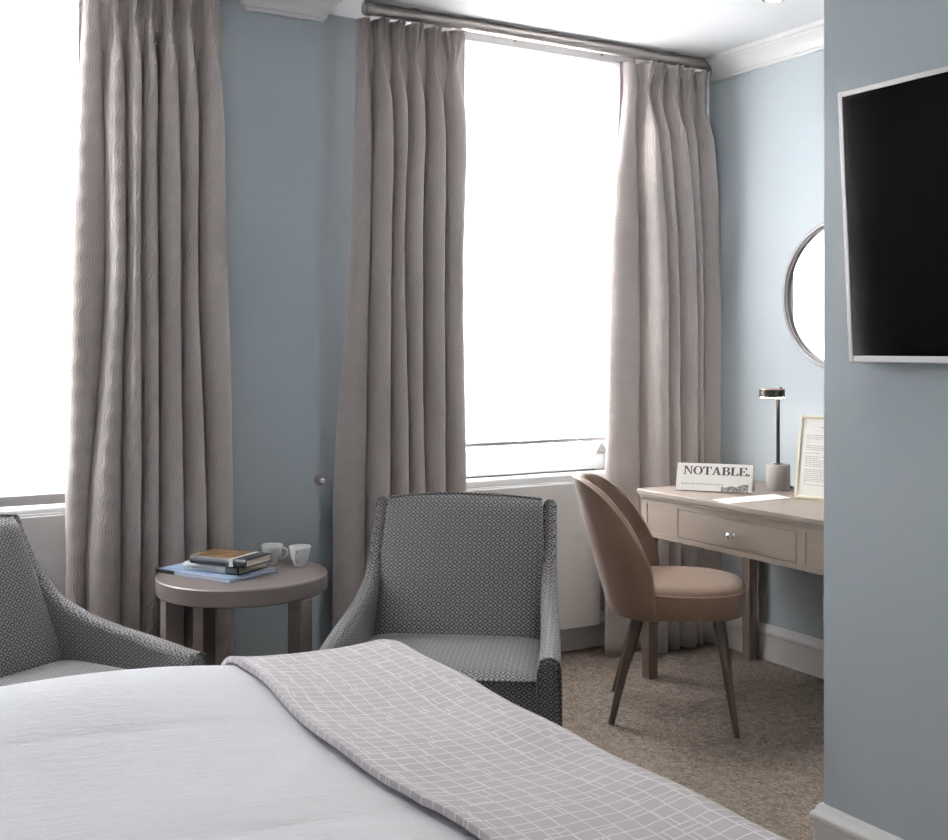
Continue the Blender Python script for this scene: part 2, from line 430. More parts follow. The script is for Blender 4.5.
# ---------------------------------------------------------------- windows (sash frames, glass, sill)
def window(k, sill_front):
    x0, x1, z0, z1 = WIN[k]
    w = bpy.data.objects.new('window_%d' % k, None); COL.objects.link(w); w.location = ((x0+x1)/2, BAY, z0)
    struct(w, ['', 'white sash window behind the blind at the far left', 'white sash window behind the blind beside the desk'][k], 'window')
    off = Matrix.Translation(-w.location)
    fm = M['frame_white']
    def part(n, dims, m, bev=0.003):
        return boxobj(n, dims, m, w, bev, off)
    part('sill', (x0-0.05, x1+0.05, sill_front, 0.36, z0-0.036, z0), fm, 0.008)
    part('apron_moulding', (x0-0.03, x1+0.03, sill_front+0.02, 0.20-0.001, z0-0.062, z0-0.037), fm, 0.005)
    part('frame_jamb', (x0, x0+0.05, 0.22, 0.36, z0, z1), fm); part('frame_jamb', (x1-0.05, x1, 0.22, 0.36, z0, z1), fm)
    part('frame_head', (x0, x1, 0.22, 0.36, z1-0.06, z1), fm)
    zb = z0+0.115; zm = (z0+z1)/2+0.02
    s = part('bottom_rail', (x0+0.05, x1-0.05, 0.25, 0.295, z0+0.0002, zb), fm, 0.006)
    part('rail_bead', (x0+0.05, x1-0.05, 0.225, 0.25, z0+0.0002, z0+0.052), fm, 0.004)
    part('meeting_rail', (x0+0.05, x1-0.05, 0.25, 0.335, zm-0.022, zm+0.022), fm, 0.004)
    part('top_rail', (x0+0.05, x1-0.05, 0.29, 0.335, z1-0.12, z1-0.06), fm, 0.004)
    for a, b in ((x0+0.05, x0+0.10), (x1-0.10, x1-0.05)):
        part('sash_stile', (a, b, 0.25, 0.295, zb, zm-0.022), fm, 0.004); part('sash_stile', (a, b, 0.29, 0.335, zm+0.022, z1-0.12), fm, 0.004)
    part('pane', (x0+0.10, x1-0.10, 0.270, 0.275, zb, zm-0.022), M['glass'], 0); part('pane', (x0+0.10, x1-0.10, 0.310, 0.315, zm+0.022, z1-0.12), M['glass'], 0)
    return w, part
w1, p1 = window(1, 0.12)
w2, p2 = window(2, 0.12)
# small triangular sash lift on the lower rail of the right window
bm = bmesh.new(); cx_, cz_ = on(1, 0.205, 601.5, 447).x, 0.868
prism(bm, [(-0.024, 0), (0.024, 0), (0.024, 0.012), (0.006, 0.040), (-0.006, 0.040), (-0.024, 0.012)], lambda p: (cx_+p[0], 0.205, cz_+p[1]), lambda p: (cx_+p[0], 0.2195, cz_+p[1]))
o = obj('sash_lift', bm, M['concrete'], w2); o.data.transform(Matrix.Translation(-w2.location))

# ---------------------------------------------------------------- roller blinds
def blind(x0, x1, zbot, bar_h, bar_m, label):
    t = thing('roller_blind', label, 'blind', ((x0+x1)/2, 0.10, zbot), 0, 'roller blinds over the windows')
    off = Matrix.Translation(-t.location)
    boxobj('cassette', (x0-0.02, x1+0.02, 0.065, 0.135, 2.592, 2.642), M['grey_rail'], t, 0.006, off)
    for sx in (x0+0.44, x1-0.17):
        bm = bmesh.new(); lathe(bm, [(0, 0), (0.008, 0), (0.007, 0.004), (0, 0.005)], 12, off @ Matrix.Translation((sx, 0.0655, 2.622)) @ Matrix.Rotation(PI/2, 4, 'X'))
        obj('screw', bm, M['steel'], t, smooth=True)
    n = 2
    gridmesh('blind_cloth', 2, 2, lambda i, j: (off @ Vector((lerp(x0, x1, i), 0.10, lerp(zbot+bar_h, 2.60, j)))), None, M['blind'], t)
    boxobj('bottom_bar', (x0, x1, 0.091, 0.109, zbot, zbot+bar_h), bar_m, t, 0.004, off)
    return t
blind(-1.46, -0.40, 0.934, 0.016, M['grey_rail'], 'white translucent roller blind nearly closed over the window beside the desk')
blind(-3.80, -2.66, 0.815, 0.034, M['grey_rail'], 'white translucent roller blind with thick grey bottom bar at the far left')

# ---------------------------------------------------------------- radiators
def radiator(x0, x1, ztop, label):
    t = thing('radiator', label, 'radiator', ((x0+x1)/2, 0.13, 0), 0, 'flat panel radiators under the windows')
    off = Matrix.Translation(-t.location)
    zb = 0.125
    boxobj('front_panel', (x0, x1, 0.088, 0.098, zb, ztop-0.006), M['radiator'], t, 0.004, off)
    boxobj('rear_panel', (x0, x1, 0.160, 0.170, zb, ztop-0.006), M['radiator'], t, 0.004, off)
    for a in (x0+0.003, x1-0.011): boxobj('side_cover', (a, a+0.008, 0.0985, 0.1595, zb+0.02, ztop), M['radiator'], t, 0.002, off)
    bm = bmesh.new(); bx(bm, x0+0.012, x1-0.012, 0.0985, 0.104, ztop-0.012, ztop, M=off); bx(bm, x0+0.012, x1-0.012, 0.154, 0.1595, ztop-0.012, ztop, M=off)
    n = int((x1-x0-0.03)/0.0105)
    for i in range(n):
        a = x0+0.015+i*0.0105; bx(bm, a, a+0.005, 0.104, 0.154, ztop-0.010, ztop-0.001, M=off)
    obj('top_grille', bm, M['radiator'], t)
    for a in (x0+0.15, x1-0.15): boxobj('wall_bracket', (a-0.015, a+0.015, 0.1705, 0.1995, 0.25, 0.6), M['radiator'], t, 0.002, off)
    for a in (x0+0.06, x0+0.11):
        bm = bmesh.new(); tube(bm, [off @ Vector((a, 0.13, 0.0)), off @ Vector((a, 0.13, zb+0.03))], 0.008); obj('pipe', bm, M['radiator'], t, smooth=True)
radiator(-1.36, -0.56, 0.762, 'white flat panel radiator under the window beside the desk')
radiator(-3.75, -2.70, 0.782, 'white flat panel radiator with slotted top behind the left armchair')

# ---------------------------------------------------------------- curtain poles
YP = -0.03; ZP = 2.622
def pole(x0, x1, caps, label, glides, YP=-0.03):
    t = thing('curtain_pole', label, 'curtain pole', ((x0+x1)/2, YP, ZP), 0, 'metal curtain poles')
    off = Matrix.Translation(-t.location)
    bm = bmesh.new(); tube(bm, [off @ Vector((x0, YP, ZP)), off @ Vector((x1, YP, ZP))], 0.0245, 24); obj('pole', bm, M['steel'], t, autosmooth=40)
    for s, x in ((-1, x0), (1, x1)):
        bm = bmesh.new(); lathe(bm, [(0, 0.018), (0.022, 0.018), (0.0275, 0.012), (0.0275, -0.012), (0.0246, -0.012), (0.0246, 0), (0, 0)], 24, off @ Matrix.Translation((x, YP, ZP)) @ Matrix.Rotation(s*PI/2, 4, 'Y'))
        obj('end_cap', bm, M['steel'], t, autosmooth=40)
    for x in (lerp(x0, x1, 0.12), lerp(x0, x1, 0.5), lerp(x0, x1, 0.88)):
        bm = bmesh.new(); bx(bm, x-0.015, x+0.015, YP-0.012, YP+0.012, ZP+0.018, CH-0.0005, 0.002, M=off); obj('bracket', bm, M['steel'], t)
    for x in glides:
        bm = bmesh.new(); tube(bm, [off @ Vector((x, YP, ZP-0.022)), off @ Vector((x, YP, ZP-0.0305))], 0.005, 8); obj('glider', bm, M['copper'], t)
    return t

# ---------------------------------------------------------------- curtains (pinch pleated; fold edges read at three heights)
def xs_at(pxs, py, yp=-0.03): return [on(1, yp+0.034, p, py).x for p in pxs]
def curtain(label, top, mid, bot, zmid, amps, seed, depth=0.094, YP=-0.03):
    rnd = random.Random(seed)
    nf = len(top)-1; K = 18
    ZT, ZPIN = 2.590, 2.458
    zs = []
    z = 0.012
    while z < ZT-0.01:
        zs.append(z); z += 0.05 if z < 1.95 else 0.017
    zs.append(ZT)
    ph = [rnd.uniform(0, 6.28) for _ in range(nf+1)]; dep = [rnd.uniform(0.8, 1.1) for _ in range(nf)]
    skew = [rnd.uniform(-0.10, 0.10) for _ in range(nf)]
    offy = [rnd.uniform(-0.012, 0.012) for _ in range(nf+1)]
    rows = []
    for z in zs:
        bnd = []
        for i in range(nf+1):
            b = sinterp([0.0, 0.65, zmid, 2.40, 2.6], [bot[i]+(bot[i]-mid[i])*0.08, bot[i], mid[i], top[i], top[i]], z)
            wob = 0.004*math.sin(z*3.1+ph[i])*(1 if 0 < i < nf else 0.5)*max(0, min(1, (2.4-z)/0.5))
            bnd.append(b+wob)
        dn = max(0.0, min(1.0, (ZPIN-z)/0.34)); below = 1-(1-dn)**1.5     # opens out below the pinch
        up = max(0.0, min(1.0, (z-ZPIN)/(ZT-ZPIN)))                        # fans out above it
        row = []
        for i in range(nf):
            a, b = bnd[i], bnd[i+1]; w = b-a; c = (a+b)/2
            lead = amps[i] < 0.5
            A = amps[i]*depth*dep[i]
            hw = lerp(0.12, 0.5, below) if z <= ZPIN else lerp(0.12, 0.42, up)
            A_ = A*(lerp(0.38, 1.0, min(1, dn*2.0)) if z <= ZPIN else lerp(0.38, 0.95, up))
            if lead: hw = lerp(0.32, 0.5, below); A_ = A
            c += w*0.5*skew[i]*(0.5-hw)*2
            pts = [(a, 0.0), (lerp(a, c-hw*w, 0.03), 0.0)]
            for k in range(K+1):
                th = PI*k/K; d = -math.cos(th); d = math.copysign(abs(d)**0.9, d)
                f = (1-abs(d)**2.5)**0.54
                if not lead:
                    f *= 1-0.60*up*(0.5+0.5*math.cos(3*PI*d))*(1 if abs(d) < 0.99 else 0)
                pts.append((c+hw*w*d, f))
            pts += [(lerp(b, c+hw*w, 0.03), 0.0)]
            if i == nf-1: pts.append((b, 0.0))
            for q, (x, f) in enumerate(pts):
                t = q/len(pts)
                oy = lerp(offy[i], offy[i+1], t)
                y = depth*0.46-A_*f+oy*below+(0.003*math.sin(z*7+ph[i]+t*3)+0.0012*math.sin(z*23+ph[i]*2+t*5))*below
                row.append(Vector((x, YP+y, z)))
        rows.append(row)
    nu = len(rows[0])
    us = []
    for row in rows:
        u = [0.0]
        for p, q in zip(row, row[1:]): u.append(u[-1]+math.hypot(q.x-p.x, q.y-p.y))
        us.append(u)
    uref = us[len(us)//3]; per = nu//nf if nu % nf == 0 else (nu-1)//nf
    def fold_u(i, j):
        f = min(i//per, nf-1); m_ = f*per+per//2
        return uref[m_]+us[j][i]-us[j][m_]
    cx = sum(p.x for p in rows[0])/nu
    t = gridmesh('curtain', nu, len(zs), lambda i, j: rows[j][i]-Vector((cx, YP, 0)), lambda i, j: (fold_u(i, j), zs[j]), M['curtain'])
    t.location = (cx, YP, 0)
    md = t.modifiers.new('thick', 'SOLIDIFY'); md.thickness = 0.003; md.offset = 0
    tag(t, label, 'curtain', 'pinch pleated curtains')
    return [lerp(top[i], top[i+1], 0.5) for i in range(nf)]
YC1 = -0.065
zm1 = on(1, YP, 150, 250).z; zm2 = on(1, YP, 400, 250).z; zm3 = on(1, YP, 660, 250).z
g1 = curtain('greige pleated curtain hanging behind the left armchair and round table',
        xs_at([79, 104, 124, 140, 157, 176, 196, 222], 20, YC1), xs_at([72, 105, 123, 136, 156, 179, 197, 227], 250, YC1), xs_at([67, 87, 121, 138, 157, 181, 205, 232], 550, YC1),
        zm1, [0.45, 1.0, 0.95, 1.0, 1.05, 1.0, 0.9], 3, YP=YC1)
g2 = curtain('greige pleated curtain hanging behind the patterned armchair, left of the window',
        xs_at([357, 371, 387, 404, 423, 440, 466], 50), xs_at([352, 370, 386, 399, 420, 440, 461], 250), xs_at([335, 364, 385, 404, 421, 442, 463], 550),
        zm2, [0.6, 1.05, 1.0, 1.0, 1.0, 0.95], 8)
g3 = curtain('greige pleated curtain hanging in the corner behind the desk',
        xs_at([621, 637, 649, 662, 678, 692, 708], 90), xs_at([612, 641, 660, 672, 688, 697, 715], 250), xs_at([608, 640, 661, 673, 689, 697, 716], 550),
        zm3, [0.4, 1.0, 0.95, 1.0, 0.9, 0.9], 5)
pole(on(1, YP, 368, 8).x, -0.050, True, 'brown metal curtain pole above the window beside the desk', g2+g3)
pole(-4.2, -2.29, True, 'brown metal curtain pole above the window at the far left', g1, YC1)

# tieback hook on the pier
p = on(1, 0, 319, 480)
t = thing('tieback_hook', 'small round metal tieback hook on the blue pier', 'hook', (p.x, 0, p.z))
bm = bmesh.new(); lathe(bm, [(0, 0), (0.020, 0), (0.020, 0.004), (0.014, 0.006), (0.006, 0.007), (0.006, 0.012), (0, 0.012)], 24, Matrix.Rotation(PI/2, 4, 'X')); obj('backplate', bm, M['steel'], t, autosmooth=40)
bm = bmesh.new(); lathe(bm, [(0, 0.0115), (0.005, 0.0115), (0.005, 0.026), (0.010, 0.029), (0.011, 0.034), (0.008, 0.038), (0, 0.039)], 20, Matrix.Rotation(PI/2, 4, 'X')); obj('knob', bm, M['chrome'], t, autosmooth=40)

# ---------------------------------------------------------------- recessed ceiling downlights (desk one real, the others added as fill lamps)
for i, (x, y) in enumerate(CEIL_SPOTS):
    lab = ['round recessed ceiling downlight above the desk', 'unseen ceiling downlight added as fill over the foot of the bed', 'unseen ceiling downlight added as fill over the middle of the bed',
           'unseen ceiling downlight added as fill beside the television wall', 'unseen ceiling downlight added as fill over the near side of the bed', 'unseen ceiling downlight added as fill at the back of the room', 'unseen ceiling downlight added as fill by the left wall'][i]
    t = thing('downlight', lab, 'ceiling light', (x, y, CH), 0, 'recessed ceiling downlights')
    bm = bmesh.new(); lathe(bm, [(0.030, -0.001), (0.045, -0.001), (0.045, -0.006), (0.034, -0.009), (0.030, -0.006), (0.030, -0.001)], 28); obj('bezel', bm, M['chrome'], t, autosmooth=40)
    bm = bmesh.new(); lathe(bm, [(0, -0.004), (0.0298, -0.004), (0.0298, -0.001), (0, -0.001)], 24); obj('lens', bm, M['lamp_glow'], t)
    l = bpy.data.lights.new('downlight_lamp', 'SPOT'); l.energy = DOWNLIGHT_W[i]*PI; l.spot_size = math.radians(88); l.spot_blend = 0.7; l.shadow_soft_size = 0.05; l.color = (1.0, 0.93, 0.85)
    lo = bpy.data.objects.new('lamp', l); COL.objects.link(lo); lo.parent = t; lo.location = (0, 0, -0.06)

# ---------------------------------------------------------------- bed, duvet, throw
BX0, BX1, BY0, BY1, BZ = -4.42, -2.32, -3.20, -1.40, 0.582   # mattress outline and top
bed = thing('bed', 'double bed with grey divan base in the foreground', 'bed', ((BX0+BX1)/2, (BY0+BY1)/2, 0))
off = Matrix.Translation(-bed.location)
boxobj('divan_base', (BX0, BX1, BY0, BY1, 0.07, 0.34), M['divan'], bed, 0.02, off)
boxobj('mattress', (BX0, BX1, BY0, BY1, 0.341, BZ-0.045), M['mattress'], bed, 0.06, off, 4)
boxobj('headboard', (BX0-0.10, BX0-0.005, BY0-0.05, BY1+0.05, 0.05, 1.15), M['divan'], bed, 0.03, off, 3)
for x in (BX0+0.12, BX1-0.12):
    for y in (BY0+0.12, BY1-0.12):
        bm = bmesh.new(); lathe(bm, [(0, 0), (0.028, 0), (0.034, 0.0695), (0, 0.0695)], 16, off @ Matrix.Translation((x, y, 0))); obj('foot', bm, M['dark_leg'], bed, autosmooth=40)
def smooth(a, b, x):
    t = max(0, min(1, (x-a)/(b-a))); return t*t*(3-2*t)
def drape(u, v, X0, X1, Y0, Y1, z0, R, lift):
    """cloth point (u,v) in flattened coordinates folded down over the rectangle's edges"""
    qx = u-X1 if u > X1 else (u-X0 if u < X0 else 0.0)
    qy = v-Y1 if v > Y1 else (v-Y0 if v < Y0 else 0.0)
    r = math.hypot(qx, qy)
    x = min(max(u, X0), X1); y = min(max(v, Y0), Y1); z = z0+lift
    if r > 1e-9:
        R2 = R+lift; arc = R*PI/2
        if r < arc: a = r/R; h = R2*math.sin(a); d = R2*(1-math.cos(a))
        else: h = R2+0.05*(r-arc); d = R2+(r-arc)
        x += qx/r*h; y += qy/r*h; z -= d
    return Vector((x, y, z))
def puff(x, y):
    w = 0.008*math.sin(2.1*x+0.8*y+0.6)+0.0025*math.sin(5.3*y+1.7*x)+0.0015*math.sin(9*y-2.5*x+1)
    # bulge near the far-left, gently lower towards the throw
    e = 0.040*math.exp(-((x+3.15)/0.50)**2-((y+1.58)/0.30)**2)+0.012*smooth(-2.55, -2.9, x)-0.030*smooth(-3.1, -2.35, x)
    # soft pull creases running along the bed
    c = -0.004*math.exp(-((y+2.28+0.10*(x+3))/0.02)**2)*smooth(-3.5, -3.0, x)*smooth(-2.45, -2.8, x)
    c += -0.0025*math.exp(-((y+1.80+0.05*(x+3))/0.015)**2)*smooth(-3.4, -3.1, x)*smooth(-2.5, -2.9, x)
    return w+e+c
DR = 0.085
def duvet_pt(u, v, lift=0.0):
    p = drape(u, v, BX0+0.35, BX1-0.03, BY0+0.04, BY1-0.03, BZ+0.030, DR, lift)
    inside = smooth(BY1+0.14, BY1-0.04, v)*smooth(BX1+0.12, BX1-0.15, u)*smooth(BY0-0.1, BY0+0.2, v)
    p.z += puff(p.x, p.y)*inside
    hang = smooth(0.45, 0.30, p.z)
    p.y += 0.018*math.sin(13*p.x)*hang*(1 if v > BY1 else 0)
    p.x += 0.016*math.sin(12*p.y)*hang*(1 if u > BX1 else 0)
    return p
NU, NV = 120, 130
U0, U1, V0, V1 = BX0+0.36, BX1+0.34, BY0-0.30, BY1+0.34
DCX, DCY = (BX0+BX1)/2, (BY0+BY1)/2
dv = gridmesh('duvet', NU, NV, lambda i, j: duvet_pt(lerp(U0, U1, i/(NU-1)), lerp(V0, V1, j/(NV-1)))-Vector((DCX, DCY, BZ)), lambda i, j: (lerp(U0, U1, i/(NU-1)), lerp(V0, V1, j/(NV-1))), M['duvet'])
dv.location = (DCX, DCY, BZ); tag(dv, 'white textured cotton duvet spread over the bed', 'duvet')
md = dv.modifiers.new('thick', 'SOLIDIFY'); md.thickness = 0.012; md.offset = -1
TU0, TU1 = -2.745, BX1+0.36
HEM = [on(2, 0.622, *q) for q in ((494, 838), (457, 815.7), (416, 794), (376, 773), (349, 755), (318, 733), (288, 707.6), (261, 682), (240, 668))]
HEM_V = [TV0 for TV0 in (BY0-0.3,)]+[q.y for q in HEM]+[BY1+0.34]
HEM_U = [HEM[0].x]+[q.x for q in HEM]+[HEM[-1].x-0.06]
def throw_u(s, v):
    # wavy left hem; the right end hangs over the foot of the bed
    return lerp(sinterp(HEM_V, HEM_U, v), TU1, s)
NU2, NV2 = 70, 150; TV0, TV1 = BY0-0.30, BY1+0.32
def throw_pt(i, j):
    s = i/(NU2-1); v = lerp(TV0, TV1, j/(NV2-1)); u = throw_u(s, v)
    lift = 0.022+0.003*math.exp(-(s/0.04)**2)+0.003*math.sin(7*u+5*v)+0.002*math.sin(17*v+3*u)
    return duvet_pt(u, v, lift)
th = gridmesh('bed_throw', NU2, NV2, lambda i, j: throw_pt(i, j)-Vector((-2.5, DCY, BZ)), lambda i, j: (throw_u(i/(NU2-1), 0), lerp(TV0, TV1, j/(NV2-1))), M['throw'])
th.location = (-2.5, DCY, BZ); tag(th, 'lilac grey throw with white grid lines across the foot of the bed', 'throw')
md = th.modifiers.new('thick', 'SOLIDIFY'); md.thickness = 0.013; md.offset = -1
md = th.modifiers.new('round', 'BEVEL'); md.width = 0.004; md.segments = 2; md.limit_method = 'ANGLE'; md.angle_limit = math.radians(60)

# ---------------------------------------------------------------- armchairs
ARM_T = [0.0, 0.05, 0.11, 0.18, 0.28, 0.40, 0.52, 0.77, 1.0]
ARM_Z = [0.845, 0.775, 0.712, 0.658, 0.608, 0.575, 0.553, 0.525, 0.500]
def make_armchair(label, loc, rz):
    t = thing('armchair', label, 'armchair', loc, rz, 'diamond weave armchairs')
    F_ = M['lattice']
    YB, YFt = 0.355, -0.365
    # arms: tall side panels with a swooping top
    for s in (-1, 1):
        N = 40; rings = []; bm = bmesh.new()
        for i in range(N+1):
            k = i/N; tt = k**1.35
            y = lerp(YB, YFt, tt); zt = sinterp(ARM_T, ARM_Z, tt)
            xo = lerp(0.306, 0.341, smooth(0, 1, tt)); th_ = lerp(0.046, 0.062, tt)
            xi = xo-th_; r = th_*0.46
            lean = 0.0
            sec = [(xo-0.004, 0.135), (xo, 0.16), (xo, zt-r)]
            for q in range(1, 6):
                a = PI*q/6; sec.append(((xo+xi)/2+th_/2*math.cos(a), zt-r+r*math.sin(a)))
            sec += [(xi, zt-r), (xi, 0.16), (xi+0.004, 0.135)]
            yb = y
            ring = []
            for (x, z) in sec:
                # the rear edge leans back with height, the front edge rakes a little
                ly = y
                if tt < 0.25: ly = y-(1-tt/0.25)*0.10*(1-min(1, z/0.84))
                ring.append(bm.verts.new((s*x, ly, z)))
            rings.append(ring)
        m_ = len(rings[0])
        for a, b in zip(rings, rings[1:]):
            for q in range(m_): bm.faces.new((a[q], a[(q+1) % m_], b[(q+1) % m_], b[q]))
        bm.faces.new(rings[0]); bm.faces.new(rings[-1])
        es = [e for e in bm.edges if all(v in rings[-1] for v in e.verts) or all(v in rings[0] for v in e.verts)]
        bmesh.ops.bevel(bm, geom=es, offset=0.010, segments=2, affect='EDGES')
        arm = obj('arm', bm, F_, t, autosmooth=50, uvw=(2.5, 1, 1))
        # piping around the front edge of the arm
        bm = bmesh.new(); pts = [(s*0.342, YFt+0.004, 0.14), (s*0.342, YFt+0.004, 0.46), (s*0.336, YFt+0.002, 0.490), (s*0.310, YFt, 0.502), (s*0.286, YFt+0.002, 0.490), (s*0.2785, YFt+0.004, 0.46), (s*0.2785, YFt+0.004, 0.14)]
        tube(bm, pts, 0.0035, 8); obj('piping', bm, F_, arm, smooth=True)
    # backrest slab between the arms, leaning back, softly domed
    NX, NZ = 20, 20
    bm = bmesh.new()
    def bp(i, j, front):
        a = i/NX*2-1; k = j/NZ
        hw = lerp(0.285, 0.259, k)
        crown = 0.016*(1-a*a)
        z = lerp(0.30, 0.838+crown, k)
        yf = lerp(0.045, 0.298, k)-0.030*(1-a**4)*math.sin(PI*min(1, k*1.02))**0.6
        yb = lerp(0.262, 0.352, k)
        if k > 0.93:
            q = (k-0.93)/0.07; sh = 0.020*(1-math.sqrt(max(0, 1-q*q)))
            yf += sh
        if abs(a) > 0.9: yf += 0.014*((abs(a)-0.9)/0.1)**2
        return (hw*a, yf if front else yb, z)
    fr = [[bm.verts.new(bp(i, j, True)) for j in range(NZ+1)] for i in range(NX+1)]
    bk = [[bm.verts.new(bp(i, j, False)) for j in range(NZ+1)] for i in range(NX+1)]
    for i in range(NX):
        for j in range(NZ):
            bm.faces.new((fr[i][j], fr[i+1][j], fr[i+1][j+1], fr[i][j+1])); bm.faces.new((bk[i][j], bk[i][j+1], bk[i+1][j+1], bk[i+1][j]))
        bm.faces.new((fr[i][NZ], fr[i+1][NZ], bk[i+1][NZ], bk[i][NZ])); bm.faces.new((fr[i][0], bk[i][0], bk[i+1][0], fr[i+1][0]))
    for j in range(NZ):
        bm.faces.new((fr[0][j], fr[0][j+1], bk[0][j+1], bk[0][j])); bm.faces.new((fr[NX][j], bk[NX][j], bk[NX][j+1], fr[NX][j+1]))
    back = obj('backrest', bm, F_, t, autosmooth=50, uvw=(1, 4, 1))
    bm = bmesh.new(); tube(bm, [(-0.255+0.510*i/16, 0.318, 0.839+0.016*(1-(i/8-1)**2)) for i in range(17)], 0.0045, 8); obj('piping', bm, F_, back, smooth=True)
    # outer back down to the base
    boxobj('back_panel', (-0.282, 0.282, 0.255, 0.30, 0.135, 0.60), F_, t, 0.01)
    # seat base rail and cushion
    boxobj('seat_base', (-0.283, 0.283, -0.318, 0.25, 0.135, 0.295), F_, t, 0.012)
    bm = bmesh.new(); n = 18; V = {}
    def cu(a, b, top):
        ex = (1-abs(a)**6); ey = (1-abs(b)**6)
        x = 0.281*a; y = lerp(-0.325, 0.11, (b+1)/2)-0.012*(1-a*a)*(1 if b < -0.9 else 0)
        z = 0.425+0.022*(ex*ey)**0.5+0.008*(1-a*a)*(1-b*b) if top else 0.296
        return (x, y, z)
    T = [[bm.verts.new(cu(i/n*2-1, j/n*2-1, True)) for j in range(n+1)] for i in range(n+1)]
    B = [[bm.verts.new(cu(i/n*2-1, j/n*2-1, False)) for j in range(n+1)] for i in range(n+1)]
    for i in range(n):
        for j in range(n):
            bm.faces.new((T[i][j], T[i+1][j], T[i+1][j+1], T[i][j+1])); bm.faces.new((B[i][j], B[i][j+1], B[i+1][j+1], B[i+1][j]))
        for j in (0, n): bm.faces.new((T[i][j], T[i+1][j], B[i+1][j], B[i][j]))
    for j in range(n):
        for i in (0, n): bm.faces.new((T[i][j], T[i][j+1], B[i][j+1], B[i][j]))
    cush = obj('seat_cushion', bm, F_, t, autosmooth=50)
    bm = bmesh.new(); pts = [(-0.281+0.562*i/20, -0.327-0.012*(1-(i/10-1)**2), 0.425) for i in range(21)]
    tube(bm, pts, 0.0045, 8); obj('piping', bm, F_, cush, smooth=True)
    for x in (-0.29, 0.29):
        for y in (-0.31, 0.24):
            bm = bmesh.new(); tube(bm, [(x*1.02, y*1.03, 0), (x, y, 0.137)], [0.014, 0.022], 14); obj('leg', bm, M['dark_leg'], t, autosmooth=40)
    return t
make_armchair('patterned armchair facing the bed, under the window beside the desk', (-1.857, -0.900, 0), math.radians(-36.5))
make_armchair('patterned armchair cut off by the left edge, beside the round table', (-3.081, -0.693, 0), math.radians(31))

# ---------------------------------------------------------------- round side table with its books and cups
TZ, TR = 0.62, 0.270; TC = on(2, TZ, 242.5, 572.5)
tb = thing('side_table', 'round taupe wooden side table between the two armchairs', 'table', (TC.x, TC.y, 0), -YAW)
bm = bmesh.new(); lathe(bm, [(0, TZ-0.054), (TR-0.004, TZ-0.054), (TR, TZ-0.050), (TR, TZ-0.004), (TR-0.004, TZ), (0, TZ)], 72); obj('tabletop', bm, M['table'], tb, autosmooth=40)
for (x, y) in ((-0.190, -0.135), (0.205, -0.135), (-0.155, 0.135), (0.165, 0.135)):
    a = math.atan2(y, x)
    boxobj('leg', (-0.029, 0.029, -0.025, 0.025, 0, TZ-0.0545), M['table'], tb, 0.003, Matrix.Translation((x, y, 0)) @ Matrix.Rotation(a, 4, 'Z'))
def flat_book(label, z0, z1, x, y, ang, w, d):
    t = thing('book', label, 'book', (x, y, z0), ang, 'books on the side table')
    return t, w, d, z1-z0
# large flat blue book
t, w, d, h = flat_book('large pale blue flat book lying at the bottom of the pile', TZ+0.0005, TZ+0.012, -2.595, -0.270, -1.0864, 0.322, 0.217)
boxobj('cover', (0, w, 0, d, 0.0092, h), M['blue_cover'], t, 0.0008)
boxobj('page_block', (0.003, w-0.003, 0.003, d-0.003, 0.0028, 0.0092), M['paper'], t)
boxobj('back_cover', (0, w, 0, d, 0, 0.0028), M['blue_cover'], t, 0.0008)
boxobj('dark_corner_band', (-0.0006, w*0.25, -0.0008, 0.004, 0.0005, h+0.0004), M['black_cover'], t)
hb = TZ+0.0125
t, w, d, h = flat_book('white-spined hardback in the middle of the pile', hb, hb+0.026, -2.5193, -0.3292, -1.0022, 0.217, 0.150)
boxobj('cover', (0, w, 0, d, h-0.003, h), M['white_spine'], t, 0.001)
boxobj('back_cover', (0, w, 0, d, 0, 0.003), M['black_cover'], t, 0.001)
boxobj('page_block', (0.004, w-0.005, 0.003, d-0.004, 0.003, h-0.003), M['pages'], t)
bm = bmesh.new(); prism(bm, [(0.002, 0), (0.0, 0.0), (-0.006, h*0.25), (-0.008, h*0.5), (-0.006, h*0.75), (0, h), (0.002, h)], lambda p: (0, p[0], p[1]), lambda p: (w*0.78, p[0], p[1])); obj('spine', bm, M['white_spine'], t)
bm = bmesh.new(); prism(bm, [(0.002, 0), (0.0, 0.0), (-0.006, h*0.25), (-0.008, h*0.5), (-0.006, h*0.75), (0, h), (0.002, h)], lambda p: (w*0.78, p[0], p[1]), lambda p: (w, p[0], p[1])); obj('spine_end', bm, M['black_cover'], t)
bm = bmesh.new(); rnd = random.Random(4); x = 0.02
while x < w*0.62:
    l_ = rnd.uniform(0.004, 0.009); bx(bm, x, x+l_, -0.0092, -0.0078, h*0.36, h*0.62); x += l_+0.004
obj('spine_print', bm, M['grey_ink'], t)
hb2 = hb+0.0265
t, w, d, h = flat_book('dark hardback with a gold painted jacket and cream band on top of the pile', hb2, hb2+0.026, -2.5111, -0.370, -0.9681, 0.2146, 0.1334)
boxobj('cover', (0, w*0.72, 0, d, h-0.003, h), M['gold_cover'], t, 0.001)
boxobj('cover_band', (w*0.72, w*0.78, -0.0005, d, h-0.003, h+0.0004), M['cream_paper'], t, 0.0005)
boxobj('cover_end', (w*0.78, w, 0, d, h-0.003, h), M['black_cover'], t, 0.001)
boxobj('back_cover', (0, w, 0, d, 0, 0.003), M['black_cover'], t, 0.001)
boxobj('page_block', (0.004, w-0.004, 0.003, d-0.004, 0.003, h-0.003), M['pages'], t)
bm = bmesh.new(); prism(bm, [(0.002, 0), (0.0, 0.0), (-0.005, h*0.25), (-0.007, h*0.5), (-0.005, h*0.75), (0, h), (0.002, h)], lambda p: (0, p[0], p[1]), lambda p: (w, p[0], p[1])); obj('spine', bm, M['black_cover'], t)
